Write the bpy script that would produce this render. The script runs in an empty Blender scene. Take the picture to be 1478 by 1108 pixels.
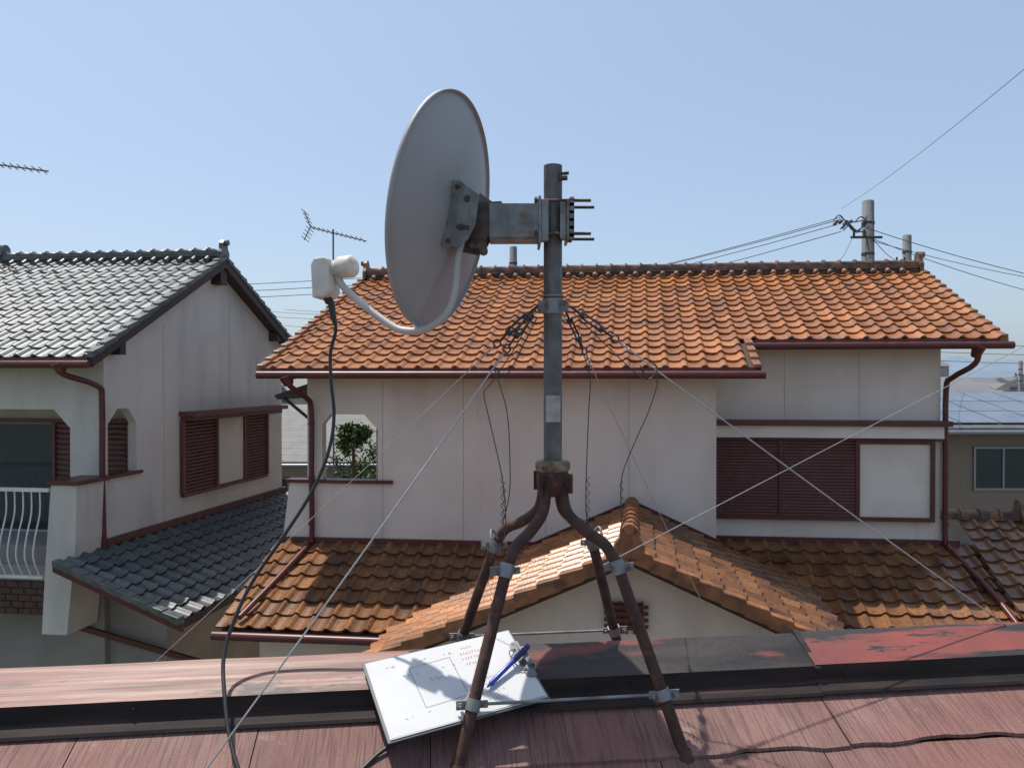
import bpy, math, random
import mathutils
from mathutils import Vector
random.seed(7)
V=Vector
sc=bpy.context.scene
col=sc.collection
# ------------------------------------------------------------------ materials
def N(nt,t,**k):
    n=nt.nodes.new(t)
    for a,b in k.items(): setattr(n,a,b)
    return n
def M(name,c1,c2=None,rough=.6,scale=5,detail=6,bump=0,bscale=60,metal=0,stretch=(1,1,1),lo=.35,hi=.65,
      bstretch=(1,1,1),c3=None,s3=1.5,lo3=.5,hi3=.7,st3=(1,1,1),rvar=0,attr=False,spec=.5,bdist=.01):
    m=bpy.data.materials.new(name); m.use_nodes=True
    nt=m.node_tree; L=nt.links; bs=nt.nodes['Principled BSDF']
    bs.inputs['Roughness'].default_value=rough; bs.inputs['Metallic'].default_value=metal
    bs.inputs['Specular IOR Level'].default_value=spec
    tc=N(nt,'ShaderNodeTexCoord')
    def noise(sc_,st,det=detail):
        mp=N(nt,'ShaderNodeMapping'); mp.inputs['Scale'].default_value=st
        L.new(tc.outputs['Object'],mp.inputs[0])
        n=N(nt,'ShaderNodeTexNoise'); n.inputs['Scale'].default_value=sc_; n.inputs['Detail'].default_value=det
        L.new(mp.outputs[0],n.inputs['Vector']); return n.outputs['Fac']
    def ramp(f,lo,hi):
        r=N(nt,'ShaderNodeMapRange'); r.inputs[1].default_value=lo; r.inputs[2].default_value=hi
        L.new(f,r.inputs[0]); return r.outputs[0]
    def mix(f,a,b):
        x=N(nt,'ShaderNodeMix',data_type='RGBA')
        L.new(f,x.inputs[0])
        for i,q in ((6,a),(7,b)):
            if isinstance(q,tuple): x.inputs[i].default_value=(*q,1)
            else: L.new(q,x.inputs[i])
        return x.outputs[2]
    cur=c1
    nf=None
    if attr:
        at=N(nt,'ShaderNodeAttribute',attribute_name='rnd')
        cur=mix(at.outputs['Fac'],c1,c2)
        nf=noise(scale,stretch)
        if c3: 
            cur=mix(ramp(nf,lo3,hi3),cur,c3)
            dk=tuple(q*.6 for q in c3)
            cur=mix(ramp(noise(22,(1,1,1)),.54,.76),cur,dk)
    else:
        if c2:
            nf=noise(scale,stretch); cur=mix(ramp(nf,lo,hi),c1,c2)
        if c3:
            cur=mix(ramp(noise(s3,st3),lo3,hi3),cur,c3)
    if isinstance(cur,tuple): bs.inputs['Base Color'].default_value=(*cur,1)
    else: L.new(cur,bs.inputs['Base Color'])
    if rvar and nf is not None:
        r=N(nt,'ShaderNodeMapRange'); r.inputs[3].default_value=rough-rvar; r.inputs[4].default_value=rough+rvar
        L.new(nf,r.inputs[0]); L.new(r.outputs[0],bs.inputs['Roughness'])
    if bump:
        b=N(nt,'ShaderNodeBump'); b.inputs['Strength'].default_value=bump; b.inputs['Distance'].default_value=bdist
        L.new(noise(bscale,bstretch,4),b.inputs['Height']); L.new(b.outputs[0],bs.inputs['Normal'])
    return m
def blotch(m,colr,sc_,lo,hi,st=(1,1,1)):
    nt=m.node_tree;L=nt.links;bs=nt.nodes['Principled BSDF']; src=bs.inputs['Base Color'].links[0].from_socket
    tc=N(nt,'ShaderNodeTexCoord'); mp=N(nt,'ShaderNodeMapping'); mp.inputs['Scale'].default_value=st; L.new(tc.outputs['Object'],mp.inputs[0])
    n=N(nt,'ShaderNodeTexNoise'); n.inputs['Scale'].default_value=sc_; n.inputs['Detail'].default_value=9; n.inputs['Roughness'].default_value=.7
    L.new(mp.outputs[0],n.inputs[0]); r=N(nt,'ShaderNodeMapRange'); r.inputs[1].default_value=lo; r.inputs[2].default_value=hi; L.new(n.outputs[0],r.inputs[0])
    x=N(nt,'ShaderNodeMix',data_type='RGBA'); L.new(r.outputs[0],x.inputs[0]); L.new(src,x.inputs[6]); x.inputs[7].default_value=(*colr,1); L.new(x.outputs[2],bs.inputs['Base Color'])
stucco=M('stucco_wall',(.70,.62,.54),(.64,.56,.49),rough=.85,scale=1.2,bump=.35,bscale=90,c3=(.51,.44,.375),s3=1.4,st3=(1,1,.22),lo3=.5,hi3=.85)
blotch(stucco,(.45,.38,.31),5,.60,.85,(1,1,.12))
stuccoA=M('grey_stucco_wall',(.62,.565,.51),(.55,.50,.45),rough=.85,scale=1.1,bump=.35,bscale=90,c3=(.40,.37,.335),s3=1.6,st3=(1,1,.2),lo3=.52,hi3=.8)
blotch(stuccoA,(.36,.33,.29),5,.58,.82,(1,1,.12))
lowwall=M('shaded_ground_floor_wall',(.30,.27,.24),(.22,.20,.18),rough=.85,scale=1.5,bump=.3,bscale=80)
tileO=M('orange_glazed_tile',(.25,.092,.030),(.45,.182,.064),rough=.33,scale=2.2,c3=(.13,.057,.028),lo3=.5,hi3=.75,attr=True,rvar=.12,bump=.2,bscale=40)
tileOd=M('orange_glazed_tile_shaded',(.145,.060,.024),(.27,.120,.048),rough=.27,scale=2.6,c3=(.075,.036,.022),lo3=.46,hi3=.72,attr=True,rvar=.12,bump=.2,bscale=40)  # same orange tile, with the lower roofs' shade put into its base colours
tileOr=M('orange_verge_tile',(.33,.14,.055),(.20,.085,.04),rough=.42,scale=6,c3=(.10,.055,.035),s3=7,lo3=.48,hi3=.72,bump=.1)
tileRd=M('weathered_ridge_tile',(.24,.115,.065),(.15,.085,.06),rough=.5,scale=6,c3=(.075,.055,.045),s3=6,lo3=.44,hi3=.64,bump=.2)
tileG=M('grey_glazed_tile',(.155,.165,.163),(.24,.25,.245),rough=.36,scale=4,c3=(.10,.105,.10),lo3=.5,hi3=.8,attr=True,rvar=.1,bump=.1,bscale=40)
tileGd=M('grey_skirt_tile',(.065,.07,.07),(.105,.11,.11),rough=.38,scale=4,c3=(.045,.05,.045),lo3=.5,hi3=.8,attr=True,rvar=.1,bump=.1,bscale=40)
tileGr=M('grey_ridge_tile',(.12,.13,.125),(.065,.07,.07),rough=.4,scale=7,bump=.1)
brown=M('brown_painted_metal',(.105,.022,.020),(.075,.018,.017),rough=.4,scale=6,c3=(.16,.06,.05),s3=5,lo3=.6,hi3=.85)
shutter=M('brown_shutter',(.14,.050,.042),(.105,.038,.034),rough=.5,scale=8)
darkwood=M('dark_timber',(.035,.022,.020),(.055,.032,.028),rough=.6,scale=8,stretch=(1,6,1))
joint=M('wall_joint',(.42,.37,.32),rough=.9)
panel=M('white_panel',(.70,.63,.55),(.60,.54,.47),rough=.5,scale=2)
whitep=M('white_painted_metal',(.72,.72,.70),(.6,.6,.57),rough=.4,scale=8)
plaster=M('ridge_plaster',(.10,.07,.055),(.05,.035,.03),rough=.9,scale=14)
brick=M('brown_brick',(.09,.04,.03),(.05,.025,.02),rough=.7,scale=12)
glass=M('window_glass',(.03,.045,.05),rough=.08)
# ------------------------------------------------------------------ builders
def empty(name,loc=(0,0,0)):
    e=bpy.data.objects.new(name,None); e.location=loc; e.empty_display_size=.2; col.objects.link(e); return e
class B:
    def __init__(s): s.v=[]; s.f=[]; s.sm=[]; s.rnd=[]
    def add(s,vs,fs,smooth=False,rnd=0):
        o=len(s.v); s.v+= [tuple(q) for q in vs]
        for f in fs: s.f.append([i+o for i in f]); s.sm.append(smooth); s.rnd.append(rnd)
    def box(s,F,x0,x1,y0,y1,z0,z1):
        P=[F(x,y,z) for z in (z0,z1) for y in (y0,y1) for x in (x0,x1)]
        s.add(P,[(0,2,3,1),(4,5,7,6),(0,1,5,4),(2,6,7,3),(0,4,6,2),(1,3,7,5)])
    def prism(s,A_,B_,rnd=0):
        n=len(A_); s.add(list(A_)+list(B_),[tuple(range(n))[::-1],tuple(range(n,2*n))]+[(i,(i+1)%n,n+(i+1)%n,n+i) for i in range(n)],False,rnd)
    def pyz(s,F,pr,x0,x1): s.prism([F(x0,y,z) for y,z in pr],[F(x1,y,z) for y,z in pr])
    def pxz(s,F,pr,y0,y1): s.prism([F(x,y0,z) for x,z in pr],[F(x,y1,z) for x,z in pr])
    def pxy(s,F,pr,z0,z1): s.prism([F(x,y,z0) for x,y in pr],[F(x,y,z1) for x,y in pr])
    def tube(s,pts,r,seg=10,cap=True):
        pts=[V(p) for p in pts]; n=len(pts)
        rs=r if isinstance(r,(list,tuple)) else [r]*n
        t=(pts[1]-pts[0]).normalized(); up=V((0,0,1)) if abs(t.z)<.9 else V((1,0,0))
        u=t.cross(up).normalized(); vs=[]
        for i,p in enumerate(pts):
            if i==0: d=pts[1]-pts[0]
            elif i==n-1: d=pts[-1]-pts[-2]
            else: d=(pts[i+1]-pts[i]).normalized()+(pts[i]-pts[i-1]).normalized()
            d=d.normalized(); u=(u-d*u.dot(d)).normalized(); w=d.cross(u)
            for k in range(seg):
                a=2*math.pi*k/seg; vs.append(p+(u*math.cos(a)+w*math.sin(a))*rs[i])
        fs=[(i*seg+k,i*seg+(k+1)%seg,(i+1)*seg+(k+1)%seg,(i+1)*seg+k) for i in range(n-1) for k in range(seg)]
        s.add(vs,fs,True)
        if cap: s.add(vs[:seg],[tuple(range(seg))[::-1]]); s.add(vs[-seg:],[tuple(range(seg))])
    def done(s,name,mat,parent=None,bevel=0,recalc=False):
        me=bpy.data.meshes.new(name); me.from_pydata(s.v,[],s.f); 
        me.polygons.foreach_set('use_smooth',s.sm)
        at=me.attributes.new('rnd','FLOAT','FACE'); at.data.foreach_set('value',s.rnd)
        me.materials.append(mat); me.update()
        import bmesh
        bm=bmesh.new(); bm.from_mesh(me)
        if recalc or bevel: bmesh.ops.recalc_face_normals(bm,faces=bm.faces)
        bm.to_mesh(me); bm.free()
        o=bpy.data.objects.new(name,me); col.objects.link(o)
        if parent: o.parent=parent
        if bevel:
            md=o.modifiers.new('bev','BEVEL'); md.width=bevel; md.segments=2; md.limit_method='ANGLE'
        return o
def smooth(pts,n=6):
    pts=[V(p) for p in pts]; P=[pts[0]*2-pts[1]]+pts+[pts[-1]*2-pts[-2]]; out=[]
    for i in range(1,len(P)-2):
        a,b,c,d=P[i-1:i+3]
        for k in range(n):
            t=k/n; out.append(.5*((2*b)+(c-a)*t+(2*a-5*b+4*c-d)*t*t+(3*b-a-3*c+d)*t**3))
    out.append(pts[-1]); return out
def frame(O,a,b): return lambda x,y,z: V((O[0]+a[0]*x+b[0]*y,O[1]+a[1]*x+b[1]*y,z))
ID=lambda x,y,z: V((x,y,z))
def prof(f,amp):
    return -.3*amp*math.sin(math.pi*f/.6) if f<.6 else amp*math.sin(math.pi*(f-.6)/.4)
def tiles(name,O,A,U,width,length,tw,tl,mat,parent,keep=None,lift=.035,amp=.040,thick=.033,NS=10):
    O=V(O);A=V(A).normalized();U=V(U); n=A.cross(U).normalized()
    if n.z<0: n=-n
    nc=max(1,round(width/tw)); tw=width/nc; nr=max(1,round(length/tl)); tl=length/nr
    b=B()
    for r in range(nr):
        jr=random.gauss(0,.003)
        for c in range(nc):
            x0=c*tw; y0=r*tl
            if keep and not keep(x0+tw/2,y0+tl/2): continue
            j=random.gauss(0,.003)+jr*.5; j2=random.gauss(0,.003)+jr*.5; jy=random.gauss(0,.004)+jr
            lo=[];hi=[];bt=[]
            for i in range(NS+1):
                f=i/NS; h=prof(f,amp); x=x0+f*tw; k=j+(j2-j)*f
                lo.append(O+A*x+U*(y0-.012+jy)+n*(h+lift+k)); hi.append(O+A*x+U*(y0+tl+.02)+n*(h+.001+k*.3)); bt.append(O+A*x+U*(y0-.008+jy)+n*(h+lift+k-thick))
            m=NS+1; rn=min(1,max(0,random.gauss(.45,.3)))
            b.add(lo+hi,[(i,i+1,m+i+1,m+i) for i in range(NS)],True,rn)
            b.add(bt+lo,[(i,i+1,m+i+1,m+i) for i in range(NS)],True,rn*.5)
            b.add([bt[-1],lo[-1],hi[-1],bt[0],lo[0],hi[0]],[(0,1,2),(3,5,4)],False,rn)
    return b.done(name,mat,parent)
def ridge(name,P0,P1,mat,parent,w=.11,layers=3,cr=.075,seglen=.28,lh=.036,ends=(1,1)):
    P0=V(P0);P1=V(P1);d=(P1-P0);L=d.length;d.normalize();side=V((d.y,-d.x,0)).normalized();up=side.cross(d); up=up if up.z>0 else -up
    b=B()
    F=lambda x,y,z: P0+d*x+side*y+up*z
    for i in range(layers):
        ww=w-.012*i
        n=max(1,int(L/.27))
        for k in range(n):
            jz=random.uniform(-.003,.003)
            b.box(F,k*L/n+.003,(k+1)*L/n-.003,-ww,ww,i*lh+jz,(i+1)*lh-.010+jz)
        b.box(F,0.01,L-.01,-ww+.03,ww-.03,i*lh-.01,(i+1)*lh)
    top=layers*lh; n=max(1,round(L/seglen))
    for k in range(n):
        a=k*L/n; c=(k+1)*L/n+.02
        z=top+random.uniform(-.006,.006)
        b.tube([F(a,0,z),F(a+.04,0,z),F(a+.045,0,z),F(c,0,z)],[cr*1.25,cr*1.25,cr*.9,cr*.92],12)
    for e,x in zip(ends,(0,L)):
        if e:
            s=-1 if x==0 else 1
            pr=[(-.16,-.06),(-.17,.08),(-.11,.16),(-.1,.25),(-.04,.31),(.04,.31),(.1,.25),(.11,.16),(.17,.08),(.16,-.06)]
            b.prism([F(x+s*.0,y,z) for y,z in pr],[F(x+s*.07,y*.9,z*.97) for y,z in pr])
            b.tube([F(x+s*.02,0,.25),F(x+s*.13,0,.26)],.055,12)
    return b.done(name,mat,parent,recalc=False)
def louver(b,F,x0,x1,z0,z1,y,n):
    h=(z1-z0)/n
    for i in range(n):
        za=z0+i*h
        pr=[(y,za),(y-.022,za+.004),(y-.022,za+h*.45),(y,za+h*.92)]
        b.pyz(F,pr,x0,x1)

# ------------------------------------------------------------------ world / sun / camera
sundir=V((-.30,.24,1)).normalized()
w=bpy.data.worlds.new('World'); sc.world=w; w.use_nodes=True
nt=w.node_tree; bg=nt.nodes['Background']; sk=nt.nodes.new('ShaderNodeTexSky'); sk.sky_type='NISHITA'; sk.sun_disc=False
sk.sun_elevation=math.asin(sundir.z); sk.sun_rotation=math.atan2(sundir.x,sundir.y)%(2*math.pi)
sk.air_density=1.0; sk.dust_density=2.2; sk.ozone_density=1.6
mx=nt.nodes.new('ShaderNodeMix'); mx.data_type='RGBA'; mx.inputs[0].default_value=.33; mx.inputs[7].default_value=(5.2,6.8,9.0,1)
nt.links.new(sk.outputs[0],mx.inputs[6]); nt.links.new(mx.outputs[2],bg.inputs[0]); bg.inputs[1].default_value=.13
ld=bpy.data.lights.new('sun','SUN'); ld.energy=5.0; ld.angle=math.radians(.5); ld.color=(1,.94,.85)
lo=bpy.data.objects.new('sun',ld); col.objects.link(lo); lo.rotation_euler=sundir.to_track_quat('Z','Y').to_euler(); lo.location=(0,0,30)
cd=bpy.data.cameras.new('camera'); cam=bpy.data.objects.new('camera',cd); col.objects.link(cam); sc.camera=cam
cd.lens=26; cd.sensor_width=36; cd.clip_start=.05; cd.clip_end=20000; cam.rotation_euler=(math.radians(90-.48),0,0)
sc.view_settings.view_transform='Standard'; sc.view_settings.look='None'; sc.view_settings.exposure=0
GZ=-6.4
# ------------------------------------------------------------------ ground
gm=M('ground_mat',(.10,.10,.09),(.14,.13,.11),rough=.9,scale=.15,c3=(.06,.09,.04),s3=.02,lo3=.5,hi3=.55)
b=B(); b.add([(-9000,-9000,GZ),(9000,-9000,GZ),(9000,9000,GZ),(-9000,9000,GZ)],[(0,1,2,3)]); b.done('ground',gm)
# ------------------------------------------------------------------ HOUSE B (orange)
HB=empty('orange_tiled_house')
a=(.995,-.0998); bb=(.17,.985); F=frame((0,10.3),a,bb)
SL=.45; Z0=.116
zr=lambda y: Z0+SL*y
XL,XR=-3.65,6.9; YR=4.1; TL=YR/17
tiles('main_roof_tiles',F(XL,0,Z0),(a[0],a[1],0),(bb[0],bb[1],SL),XR-XL,YR,.262,TL,tileO,HB,keep=lambda x,y: not(x>3.33-XL and y<.965))
b=B()
b.pyz(F,[(0.03,zr(0.03)-.03),(0.03,zr(0.03)-.12),(YR,zr(YR)-.12),(YR,zr(YR)-.03)],XL+.03,3.30)
b.pyz(F,[(1.0,zr(1.0)-.03),(1.0,zr(1.0)-.12),(YR,zr(YR)-.12),(YR,zr(YR)-.03)],3.30,XR-.03)
b.pyz(F,[(YR,zr(YR)+.02),(YR,zr(YR)-.12),(8.2,Z0-.12),(8.2,Z0+.02)],XL+.03,XR-.03)
b.done('roof_deck',darkwood,HB)
b=B()
for (x,s,y0) in ((XL,-1,0),(3.33,1,0),(XR,1,.965)):
    y1=YR if x!=3.33 else .965
    n=round((y1-y0)/TL)
    for k in range(n):
        ya=y0+k*TL; yb=ya+TL+.02
        xa,xb=sorted((x-s*.06,x+s*.05))
        b.pyz(F,[(ya-.02,zr(ya)-.09),(yb,zr(yb)-.11),(yb,zr(yb)+.03),(ya-.02,zr(ya)+.07)],xa,xb)
b.done('verge_tiles',tileOr,HB,bevel=.012)
b=B()
b.box(F,XL+.1,XR-.1,YR-.12,YR+.12,zr(YR)-.05,zr(YR)+.06)
b.done('ridge_mortar',plaster,HB)
b=B(); nk=40
for k in range(nk):
    x=XL+.25+k*(XR-XL-.4)/nk; b.tube([F(x,YR-.20,zr(YR)-.035),F(x,YR-.1,zr(YR)+.02)],.055,10)
b.done('ridge_base_tiles',tileRd,HB)
ridge('roof_ridge',F(XL+.08,YR,zr(YR)+.05),F(XR-.1,YR,zr(YR)+.05),tileRd,HB,w=.14,layers=2,cr=.085,lh=.04)
b=B()
def gutter(b,F,x0,x1,y,z,r=.055):
    b.tube([F(x0,y,z),F(x1,y,z)],r,12)
    b.box(F,x0+.05,x1-.05,y+.03,y+.07,z-.03,z+.1)
gutter(b,F,XL-.02,3.42,-.05,Z0-.075); gutter(b,F,3.36,XR+.1,.92,zr(.965)-.085)
b.tube(smooth([F(-3.22,-.05,Z0-.1),F(-3.2,.0,-.12),F(-3.12,.35,-.3),F(-3.1,.47,-.5),F(-3.1,.47,-1.5),F(-3.1,.47,-2.45),F(-3.12,.3,-2.52),F(-3.22,-.4,-2.80),F(-3.36,-1.1,-3.10)],4),.04,10)
b.tube([F(-3.25,-.05,Z0-.08),F(-3.22,.0,-.1)],[.1,.07],10)
b.tube(smooth([F(6.55,.92,zr(.965)-.1),F(6.52,1.0,.2),F(6.33,1.3,0),F(6.28,1.4,-.2),F(6.28,1.4,-1.4),F(6.28,1.4,-2.45),F(6.3,1.2,-2.55),F(6.5,.3,-2.95),F(6.6,-.6,-3.37)],4),.04,10)
b.tube([F(6.55,.92,zr(.965)-.08),F(6.52,1.0,.3)],[.1,.06],10)
for z in (-.7,-1.5,-2.2): b.tube([F(-3.1,.47,z),F(-3.1,.47,z+.03)],.05,10); b.tube([F(6.28,1.4,z),F(6.28,1.4,z+.03)],.05,10)
b.done('gutters_and_downpipes',brown,HB)
b=B()
top=lambda y:zr(y)-.125
def body(x0,x1,y0,zb,y1=7.7):
    b.pyz(F,[(y0,zb),(y0,top(y0)),(YR,top(YR)),(y1,top(2*YR-y1)),(y1,zb)],x0,x1)
body(-1.9,2.84,.55,GZ); body(2.84,6.23,1.47,GZ); body(-3.2,-1.9,.55,-.35)
b.box(F,-3.2,-2.97,.55,.70,-1.55,-.35)
b.box(F,-2.97,-2.11,.55,.70,-.55,-.35)
b.box(F,-2.11,-1.9,.55,.70,-1.55,-.35)
b.pxz(F,[(-2.11,-.551),(-2.32,-.551),(-2.11,-.78)],.553,.697)
b.pxz(F,[(-2.97,-.551),(-2.85,-.551),(-2.97,-.70)],.553,.697)
b.pxz(F,[(-3.62,-2.7),(-3.48,-1.58),(-1.9,-1.58),(-1.9,-2.7)],.55,.66)
b.box(F,-3.2,-1.9,.8,5,GZ,-2.45)
b.box(F,-3.3,2.0,-.7,.5,GZ,-3.05)
b.box(F,-2.62,-2.46,1.9,2.05,-2.45,-.35)
b.box(F,-3.2,-1.9,5.0,5.1,GZ,-1.5)
b.done('walls',stucco,HB)
b=B()
b.box(F,-3.52,-1.88,.50,.70,-1.58,-1.53)
b.box(F,-3.62,.25,.50,.56,-2.50,-2.40); b.box(F,2.84,6.5,1.42,1.48,-2.56,-2.44)
gz=lambda x:-1.86-.45*abs(x-1.65)
b.pxz(F,[(.25,gz(.25)-.02),(1.65,gz(1.65)-.02),(2.9,gz(2.9)-.02),(2.9,gz(2.9)+.1),(1.65,gz(1.65)+.1),(.25,gz(.25)+.1)],.50,.545)
b.done('flashings',brown,HB)
b=B()
for x in (-2.04,-.82,.40,1.60): b.box(F,x,x+.008,.546,.55,-2.4,-.0)
for x in (3.95,5.05): b.box(F,x,x+.008,1.466,1.47,-.62,.5)
b.done('wall_joints',joint,HB)
b=B(); zt,zb_=-.95,-2.1
b.box(F,2.86,6.3,1.18,1.47,-.72,-.64); b.box(F,2.86,6.25,1.38,1.47,-.95,-.90)
b.box(F,2.86,6.12,1.36,1.45,zb_-.06,zb_); b.box(F,3.86,3.90,1.37,1.45,zb_,-.95);b.box(F,4.98,5.04,1.36,1.45,zb_,-.95);b.box(F,6.06,6.12,1.36,1.45,zb_,-.95)
b.box(F,5.04,6.06,1.37,1.45,-1.0,-.95)
b.done('window_frames',brown,HB)
b=B(); louver(b,F,2.86,3.86,zb_,-.95,1.41,24); louver(b,F,3.90,4.98,zb_,-.95,1.395,24); b.done('shutters',shutter,HB)
b=B(); b.box(F,5.04,6.06,1.40,1.44,zb_,-1.0); b.box(F,2.86,6.2,1.24,1.44,-.90,-.72); b.done('shutter_box_panel',panel,HB)
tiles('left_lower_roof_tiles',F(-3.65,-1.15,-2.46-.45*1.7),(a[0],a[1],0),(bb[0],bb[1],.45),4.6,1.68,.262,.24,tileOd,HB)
XG=1.65
YG0,YG1=-2.2,.53
Lg=YG1-YG0; WL,WR=3.0,2.45
tiles('porch_roof_tiles_left',F(XG-WL,YG0,gz(XG-WL)),(bb[0],bb[1],0),(a[0],a[1],.45),Lg,WL,.262,.24,tileO,HB)
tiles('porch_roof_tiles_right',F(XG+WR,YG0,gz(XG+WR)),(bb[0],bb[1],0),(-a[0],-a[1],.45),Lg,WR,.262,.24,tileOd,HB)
ridge('porch_ridge',F(XG,YG0-.05,gz(XG)),F(XG,YG1,gz(XG)),tileOr,HB,w=.1,layers=2,cr=.085,ends=(1,0))
b=B()
for s,W in ((-1,WL),(1,WR)):
    n=round(W/.24); t=W/n
    for k in range(n):
        da=W-k*t; db=da-t-.02
        xa=XG+s*da; xb=XG+s*max(db,0)
        za=gz(xa); zb2=gz(xb)
        b.pxz(F,[(xa,za-.10),(xb,zb2-.12),(xb,zb2+.035),(xa,za+.075)],YG0-.07,YG0+.06)
b.done('porch_verge_tiles',tileOr,HB,bevel=.012)
b=B()
b.pxz(F,[(XG-WL+.03,gz(XG-WL+.03)-.03),(XG,gz(XG)-.03),(XG+WR-.03,gz(XG+WR-.03)-.03),(XG+WR-.03,gz(XG+WR-.03)-.16),(XG,gz(XG)-.17),(XG-WL+.03,gz(XG-WL+.03)-.16)],YG0+.02,YG1-.05)
b.pyz(F,[(-1.1,-3.26),(.5,-2.54),(.5,-2.64),(-1.1,-3.36)],-3.6,.9)
b.done('porch_deck',darkwood,HB)
b=B(); b.pxz(F,[(-1.0,GZ),(-1.0,gz(-1.0)-.17),(XG,gz(XG)-.18),(3.8,gz(3.8)-.17),(3.8,GZ)],-1.75,.5); b.done('porch_walls',stucco,HB)
b=B(); b.box(F,1.42,1.80,-1.80,-1.75,-2.86,-2.56)
for i in range(4): b.box(F,1.36,1.86,-1.825,-1.80,-2.83+i*.075,-2.795+i*.075)
for i in range(5): b.box(F,1.43+i*.085,1.46+i*.085,-1.81,-1.80,-2.9,-2.53)
b.tube([F(XL,-1.23,-3.30),F(-.6,-1.23,-3.30)],.055,10)
b.done('porch_vent_and_gutter',brown,HB)
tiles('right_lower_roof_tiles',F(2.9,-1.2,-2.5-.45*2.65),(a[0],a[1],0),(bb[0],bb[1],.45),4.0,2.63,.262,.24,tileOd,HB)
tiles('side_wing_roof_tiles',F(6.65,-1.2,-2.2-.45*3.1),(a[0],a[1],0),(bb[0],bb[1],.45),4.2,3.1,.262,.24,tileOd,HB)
ridge('side_wing_ridge',F(6.4,1.95,-2.2),F(7.55,1.95,-2.2),tileRd,HB,w=.1,layers=2,ends=(0,1))
ridge('side_wing_ridge_far',F(7.75,1.95,-2.26),F(10.8,1.95,-2.26),tileRd,HB,w=.1,layers=1,ends=(0,1))
b=B(); b.box(F,6.65,10.7,-.8,1.9,GZ,-3.4); b.box(F,2.9,6.65,-.8,1.5,GZ,-3.5)
b.pyz(F,[(-.9,-3.5),(1.9,-2.26),(4.5,-3.4),(4.5,GZ),(-.9,GZ)],6.7,10.6)
b.done('wing_walls',stucco,HB)
b=B(); b.pxz(F,[(-4.0,-.35),(-3.2,-.08),(-3.2,-.0),(-4.05,-.28)],1.2,2.6); b.tube([F(-3.9,1.25,-.33),F(-3.25,1.25,-.85)],.025); b.done('side_canopy',darkwood,HB)

# ------------------------------------------------------------------ HOUSE A (grey)
HA=empty('grey_tiled_house')
a1=(.993,-.12); b1=(.19,.98); A=frame((-6.02,10.9),a1,b1)
EZ=.29; RY=2.8; RZ=2.19; SA=(RZ-EZ)/(RY+.5)
za=lambda y: EZ+SA*(y+.5) if y<=RY else RZ-.55*(y-RY)
tiles('front_roof_tiles',A(-4.35,-.5,EZ),(a1[0],a1[1],0),(b1[0],b1[1],SA),4.55,3.3,.262,.236,tileG,HA,lift=.026)
b=B(); b.box(A,-4.25,.12,RY-.12,RY+.1,RZ-.06,RZ+.05); b.done('ridge_mortar',plaster,HA)
b=B()
for k in range(17):
    x=-4.2+k*.26; b.tube([A(x,RY-.2,RZ-.06),A(x,RY-.1,RZ+.01)],.05,10)
b.done('ridge_base_tiles',tileGr,HA)
ridge('roof_ridge',A(-4.2,RY,RZ+.03),A(.15,RY,RZ+.03),tileGr,HA,w=.14,layers=2,cr=.08,lh=.04)
b=B()
b.pyz(A,[(-.47,za(-.47)-.03),(-.47,za(-.47)-.13),(RY,RZ-.13),(5.5,za(5.5)-.13),(5.5,za(5.5)),(RY,RZ)],-4.3,.17)
b.done('roof_deck',darkwood,HA)
b=B()
b.pyz(A,[(-.5,EZ+.05),(-.5,EZ-.14),(RY,RZ-.17),(RY,RZ+.06)],.171,.23)
b.pyz(A,[(RY,RZ+.06),(RY,RZ-.17),(5.55,za(5.55)-.17),(5.55,za(5.55)+.04)],.171,.23)
b.box(A,0.0,.19,RY-.1,RY+.1,RZ-.48,RZ-.2); b.box(A,0.0,.19,4.75,4.9,za(4.8)-.32,za(4.8)-.14)
b.box(A,0.0,.19,.1,.22,za(.15)-.32,za(.15)-.14)
b.done('barge_boards',darkwood,HA)
b=B()
n=14
for k in range(n):
    y=-.5+k*3.3/n; y2=y+3.3/n+.02
    b.pyz(A,[(y-.02,za(y)-.01),(y2,za(min(y2,RY))-.02),(y2,za(min(y2,RY))+.05),(y-.02,za(y)+.085)],.12,.25)
n=12
for k in range(n):
    y=RY+k*2.7/n; y2=y+2.7/n+.02
    b.pyz(A,[(y-.02,za(y)-.01),(y2,za(y2)-.02),(y2,za(y2)+.085),(y-.02,za(y)+.05)],.12,.25)
b.done('verge_tiles',tileGr,HA,bevel=.01)
b=B()
tA=lambda y: za(y)-.14
b.pyz(A,[(.9,-2.5),(.9,tA(.9)),(RY,tA(RY)),(5.3,tA(5.3)),(5.3,-2.5)],-4.1,0)
b.pyz(A,[(0,-.47),(0,tA(0)),(.9,tA(.9)),(.9,-.47)],-4.1,0)
b.box(A,-7.0,-4.1,.9,5.3,-2.5,0)
b.box(A,-.54,0,0,.08,-1.5,-.47)
b.box(A,-.14,0,.70,.9,-1.5,-.47)
b.box(A,-.14,0,0,.9,-2.5,-1.5)
b.pyz(A,[(.08,-.471),(.28,-.471),(.08,-.70)],-.137,-.003); b.pyz(A,[(.70,-.471),(.52,-.471),(.70,-.70)],-.137,-.003)
b.pxz(A,[(-.54,-.471),(-.80,-.471),(-.54,-.75)],.003,.077)
b.pxz(A,[(-.33,-1.5),(.06,-1.5),(.04,-2.3),(-.10,-3.6),(-.48,-3.6),(-.42,-2.6)],-.6,-.02)
b.done('walls',stuccoA,HA)
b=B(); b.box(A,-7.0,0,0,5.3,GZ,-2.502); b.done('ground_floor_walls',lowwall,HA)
b=B()
b.box(A,0,.004,1.35,1.358,-2.4,.9); b.box(A,0,.004,3.3,3.308,-.5,1.7)
b.done('wall_joints',joint,HA)
b=B()
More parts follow.
